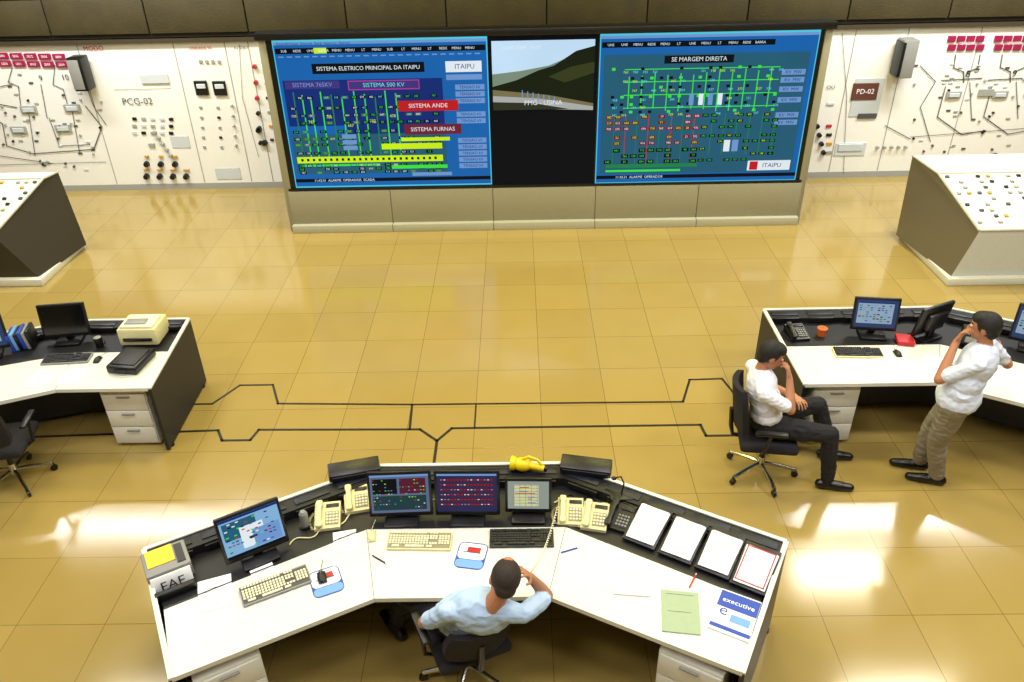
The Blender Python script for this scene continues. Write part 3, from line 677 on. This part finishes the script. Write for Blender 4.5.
        def assign(P):
            best=np.full(len(P),1e9); idx=np.zeros(len(P),int)
            for k,p in enumerate(s.p):
                if p[0]=='c':
                    a=np.array(p[1]);d=np.array(p[2])-a;L=max(d@d,1e-9); t=np.clip(((P-a)@d)/L,0,1)
                    ds=np.linalg.norm(P-a-t[:,None]*d,axis=1)-(p[3]+(p[4]-p[3])*t)
                else:
                    q=P-np.array(p[1]); loc=np.stack([q@np.array(ax)/r for ax,r in zip(p[3],p[2])],1); k0=np.linalg.norm(loc,axis=1)
                    g=np.linalg.norm(loc/np.array(p[2]),axis=1)+1e-9; ds=k0*(k0-1)/g
                mm=ds<best; best[mm]=ds[mm]; idx[mm]=k
            return idx
        co=np.zeros(nvt*3); nm.vertices.foreach_get('co',co); co=co.reshape(-1,3)
        iv=assign(co); no_=np.zeros(nvt*3); nm.vertices.foreach_get('normal',no_); no_=no_.reshape(-1,3)
        getm=lambda p: p[5] if p[0]=='c' else p[4]
        for i in range(nvt):
            m=getm(s.p[iv[i]])
            if m in (shirtb,shirtw,shirtp,trd,trk):
                p=V(co[i]); d=noise.noise(p*8)*.007+(.5-abs(noise.noise(V((p.x*13,p.y*13,p.z*20)))))*.012-.004
                co[i]+=no_[i]*d
        nm.vertices.foreach_set('co',co.reshape(-1))
        fc=np.zeros(len(nm.polygons)*3); nm.polygons.foreach_get('center',fc); idx=assign(fc.reshape(-1,3))
        mats=[getm(p) for p in s.p]
        nm.materials.clear(); ul=[]
        for m in mats:
            if m not in ul: ul.append(m)
        ul+= [eyew,eyed]
        for m in ul: nm.materials.append(m)
        nm.polygons.foreach_set('material_index',[ul.index(mats[k]) for k in idx])
        bm=bmesh.new(); bm.from_mesh(nm)
        for c,f in s.eyes:
            for rad,off,m in ((.011,0,eyew),(.0058,.0065,eyed)):
                r_=bmesh.ops.create_icosphere(bm,subdivisions=2,radius=rad,matrix=Matrix.Translation(c+f*off))
                for v in r_['verts']:
                    for fa in v.link_faces: fa.material_index=ul.index(m)
        for fa in bm.faces: fa.smooth=True
        bm.to_mesh(nm); bm.free(); nm.name=name
        o=bpy.data.objects.new(name,nm); bpy.context.collection.objects.link(o); return o
    def torso(s,pel,nk,shL,shR,sm,pmat,fat=1.0,bel=True,wd=1.0):
        pel=V(pel);nk=V(nk);shL=V(shL);shR=V(shR); u=(nk-pel).normalized(); r=(shR-shL); r=(r-u*r.dot(u)).normalized(); f=u.cross(r); ax=(r,f,u); L=(nk-pel).length
        s.ell(pel+u*L*.70,(.172*wd,.118*fat,.19),ax,sm); s.ell(pel+u*L*.38+f*.015,(.158*fat*wd,.122*fat,.19),ax,sm); s.ell(pel+u*.09+f*.01,(.165*fat*wd,.125*fat,.10),ax,sm)
        s.ell(pel-u*.0,(.170*wd,.128,.115),ax,pmat)
        if bel: s.ell(pel+u*.055,(.166*wd,.13,.03),ax,belt)
        s.cap(shL,shR,.060,.060,sm); s.cap(nk-u*.045,shL,.064,.058,sm); s.cap(nk-u*.045,shR,.064,.058,sm)
        for k in range(10):
            a0=2*math.pi*k/10;a1=2*math.pi*(k+1)/10
            g=lambda a: nk+(r*math.cos(a)*.062+f*math.sin(a)*.062)-u*.022*max(0,math.sin(a))
            s.cap(g(a0),g(a1),.012,.012,sm,1)
        return ax
    def arm(s,sh,el,wr,sm,sleeve=.74):
        sh=V(sh);el=V(el);wr=V(wr); q=sh.lerp(el,sleeve)
        s.cap(sh,q,.060,.060,sm); s.cap(sh.lerp(el,.4),el,.044,.041,skin); s.cap(el,el.lerp(wr,.35),.042,.042,skin); s.cap(el.lerp(wr,.35),wr,.042,.027,skin)
    def leg(s,hip,kn,an,toe,pmat,ba=1.0):
        hip=V(hip);kn=V(kn);an=V(an);toe=V(toe)
        s.cap(hip,hip.lerp(kn,.5),.092*ba,.082*ba,pmat); s.cap(hip.lerp(kn,.5),kn,.082*ba,.064*ba,pmat); s.cap(kn,kn.lerp(an,.35),.064*ba,.064*ba,pmat); s.cap(kn.lerp(an,.35),an,.064*ba,.052*ba,pmat)
        d=V((toe.x-an.x,toe.y-an.y,0)).normalized(); heel=V((an.x,an.y,.045))-d*.05; tt=V((toe.x,toe.y,.036))
        s.cap(heel,V((an.x,an.y,.05)),.043,.045,shoe); s.cap(V((an.x,an.y,.05)),V((an.x,an.y,.05)).lerp(tt,.6)-V((0,0,.003)),.045,.043,shoe); s.cap(V((an.x,an.y,.043)).lerp(tt,.55),tt,.042,.034,shoe); s.cap(an,V((an.x,an.y,.05)),.04,.042,shoe)

B=Body()
nk=V((-.21,3.17,1.03)); B.torso((-.40,3.40,.60),nk,(-.44,3.19,.95),(-.01,3.15,.97),shirtb,trd,1.2,wd=1.15)
hd=V((-.125,3.235,1.165)); hf=nv((-.30,.85,-.42)); hu=nv((.28,.35,.9)); B.cap(nk-V((0,0,.02)),hd-hf*.02-hu*.06,.058,.054,skin); B.head(hd,hf,hu,hairg,True)
B.arm((-.0,3.16,.97),(.135,3.44,.79),(.03,3.38,1.03),shirtb); B.hand(V((.03,3.38,1.03)),(-.36,-.32,.8),(-.75,-.35,-.3),1,28)
B.arm((-.46,3.19,.95),(-.63,3.30,.72),(-.50,3.50,.66),shirtb); B.hand(V((-.50,3.50,.66)),(.45,.85,-.1),(0,0,-1),1,20)
B.leg((-.50,3.44,.585),(-.80,3.64,.58),(-.92,3.78,.13),(-1.04,3.94,.04),trd,1.1); B.leg((-.32,3.48,.585),(-.60,3.84,.58),(-.68,4.02,.13),(-.78,4.20,.04),trd,1.1)
B.build('seated_man')
B=Body()
nk=V((1.96,5.47,1.10)); B.torso((2.07,5.47,.61),nk,(1.955,5.66,1.02),(1.945,5.28,1.02),shirtw,trd,1.08,wd=1.05)
hd=V((2.03,5.48,1.24)); hf=nv((.9,-.12,-.38)); hu=nv((.38,0,.93)); B.cap(nk-V((0,0,.02)),hd-hf*.02-hu*.06,.056,.052,skin); B.head(hd,hf,hu,hair)
B.arm((1.95,5.27,1.01),(2.19,5.27,.84),(2.185,5.40,1.06),shirtw); B.hand(V((2.185,5.40,1.06)),(-.18,.35,.9),(-.8,.5,0),-1,40)
B.arm((1.96,5.67,1.01),(2.12,5.72,.78),(2.30,5.52,.80),shirtw); B.hand(V((2.30,5.52,.80)),(.25,-.9,.1),(0,-.1,-1),-1,25)
B.leg((2.12,5.58,.59),(2.60,5.68,.585),(2.76,5.66,.13),(2.96,5.63,.04),trd,1.15); B.leg((2.12,5.37,.59),(2.56,5.27,.585),(2.62,5.26,.13),(2.82,5.22,.04),trd,1.15)
B.build('seated_man')
B=Body()
F=nv((-.8,.6,0)); Rr=V((F.y,-F.x,0)); nk=V((3.60,5.26,1.43)); sl=nk-Rr*.19-V((0,0,.06)); sr=nk+Rr*.19-V((0,0,.06))
B.torso((3.50,5.24,.96),nk,sl,sr,shirtp,trk,1.2,wd=1.12)
ax=(Rr,F,V((0,0,1))); B.ell(V((3.50,5.24,.99)),(.205,.17,.15),ax,shirtp)
hd=nk+F*.05+V((0,0,.16)); hf=nv(F+V((0,0,-.15))); B.cap(nk-V((0,0,.02)),hd-V((0,0,.06))-F*.015,.06,.056,skin); B.head(hd,hf,(0,0,1),hair)
wl=hd+F*.15-V((0,0,.15))-Rr*.06; B.arm(sl,(3.28,5.20,1.17),wl,shirtp); B.hand(wl,(.25,-.05,.95),-F*1.0+V((0,0,.1)),1,45)
er=V((3.93,5.42,1.16)); wr=V((4.00,5.63,1.14)); B.arm(sr,er,wr,shirtp); B.hand(wr,nv(V((.15,.8,.15))),(-.8,.2,-.1),-1,50)
B.leg((3.56,5.31,.93),(3.49,5.44,.50),(3.52,5.50,.12),(3.32,5.55,.04),trk,1.25); B.leg((3.45,5.17,.93),(3.46,5.26,.50),(3.58,5.30,.12),(3.38,5.36,.04),trk,1.25)
B.build('standing_man')
b=MB(); p=wr+V((-.035,.10,.02)); b.M=T(*p); b.cyl((0,0,-.05),(0,0,.05),.027,.034,pm('cup_brown',(150,90,60),.5),20); b.cyl((0,0,.05),(0,0,.052),.034,.034,black,20); b.build('drinking_cup')

# ---------------- lights
def area(name,loc,target,sx,sy,power,col):
    l=bpy.data.lights.new(name,'AREA'); l.shape='RECTANGLE'; l.size=sx; l.size_y=sy; l.energy=power; l.color=col
    o=bpy.data.objects.new(name,l); o.location=loc; o.rotation_euler=(V(target)-V(loc)).to_track_quat('-Z','Y').to_euler(); bpy.context.collection.objects.link(o)
fix=pm('light_housing',(210,210,200),.5)
k=0
for y,pw,col in ((1.2,84,(1,.97,.94)),(4.0,106,(1,.97,.94)),(7.2,88,(1,.88,.28)),(9.8,90,(1,.89,.34))):
    for x in (-5.5,-1.8,1.8,5.5):
        side=abs(x)>4
        area('ceiling_light_%d'%k,(x,y,ZC-.12),(x,y,0),1.6,.7,pw*(1.3 if x>4 else 1),(1,.95,.78) if side and y>6 else col)
        b=MB(); b.box((x,y,ZC-.05),(1.7,.8,.1),fix,.01); b.build('ceiling_light_housing'); k+=1
area('wall_wash_left',(-6.4,10.6,5.6),(-6.4,13,.7),4.5,.4,330,(.97,.98,1))
area('wall_wash_right',(6.9,10.6,5.6),(6.9,13,.7),4.0,.4,340,(.97,.98,1))
# ---------------- camera
cam=bpy.data.cameras.new('camera'); cam.sensor_width=36; cam.lens=800/1024*36; cam.clip_start=.05
co=bpy.data.objects.new('camera',cam); bpy.context.collection.objects.link(co)
R=Matrix.Rotation(math.radians(.8),4,'Z')@Matrix.Rotation(math.radians(90-31.7),4,'X')@Matrix.Rotation(math.radians(-1.3),4,'Z')
co.matrix_world=Matrix.Translation((0,0,4.8))@R
bpy.context.scene.camera=co
bpy.context.scene.view_settings.view_transform='Standard'
bpy.context.scene.view_settings.look='None'
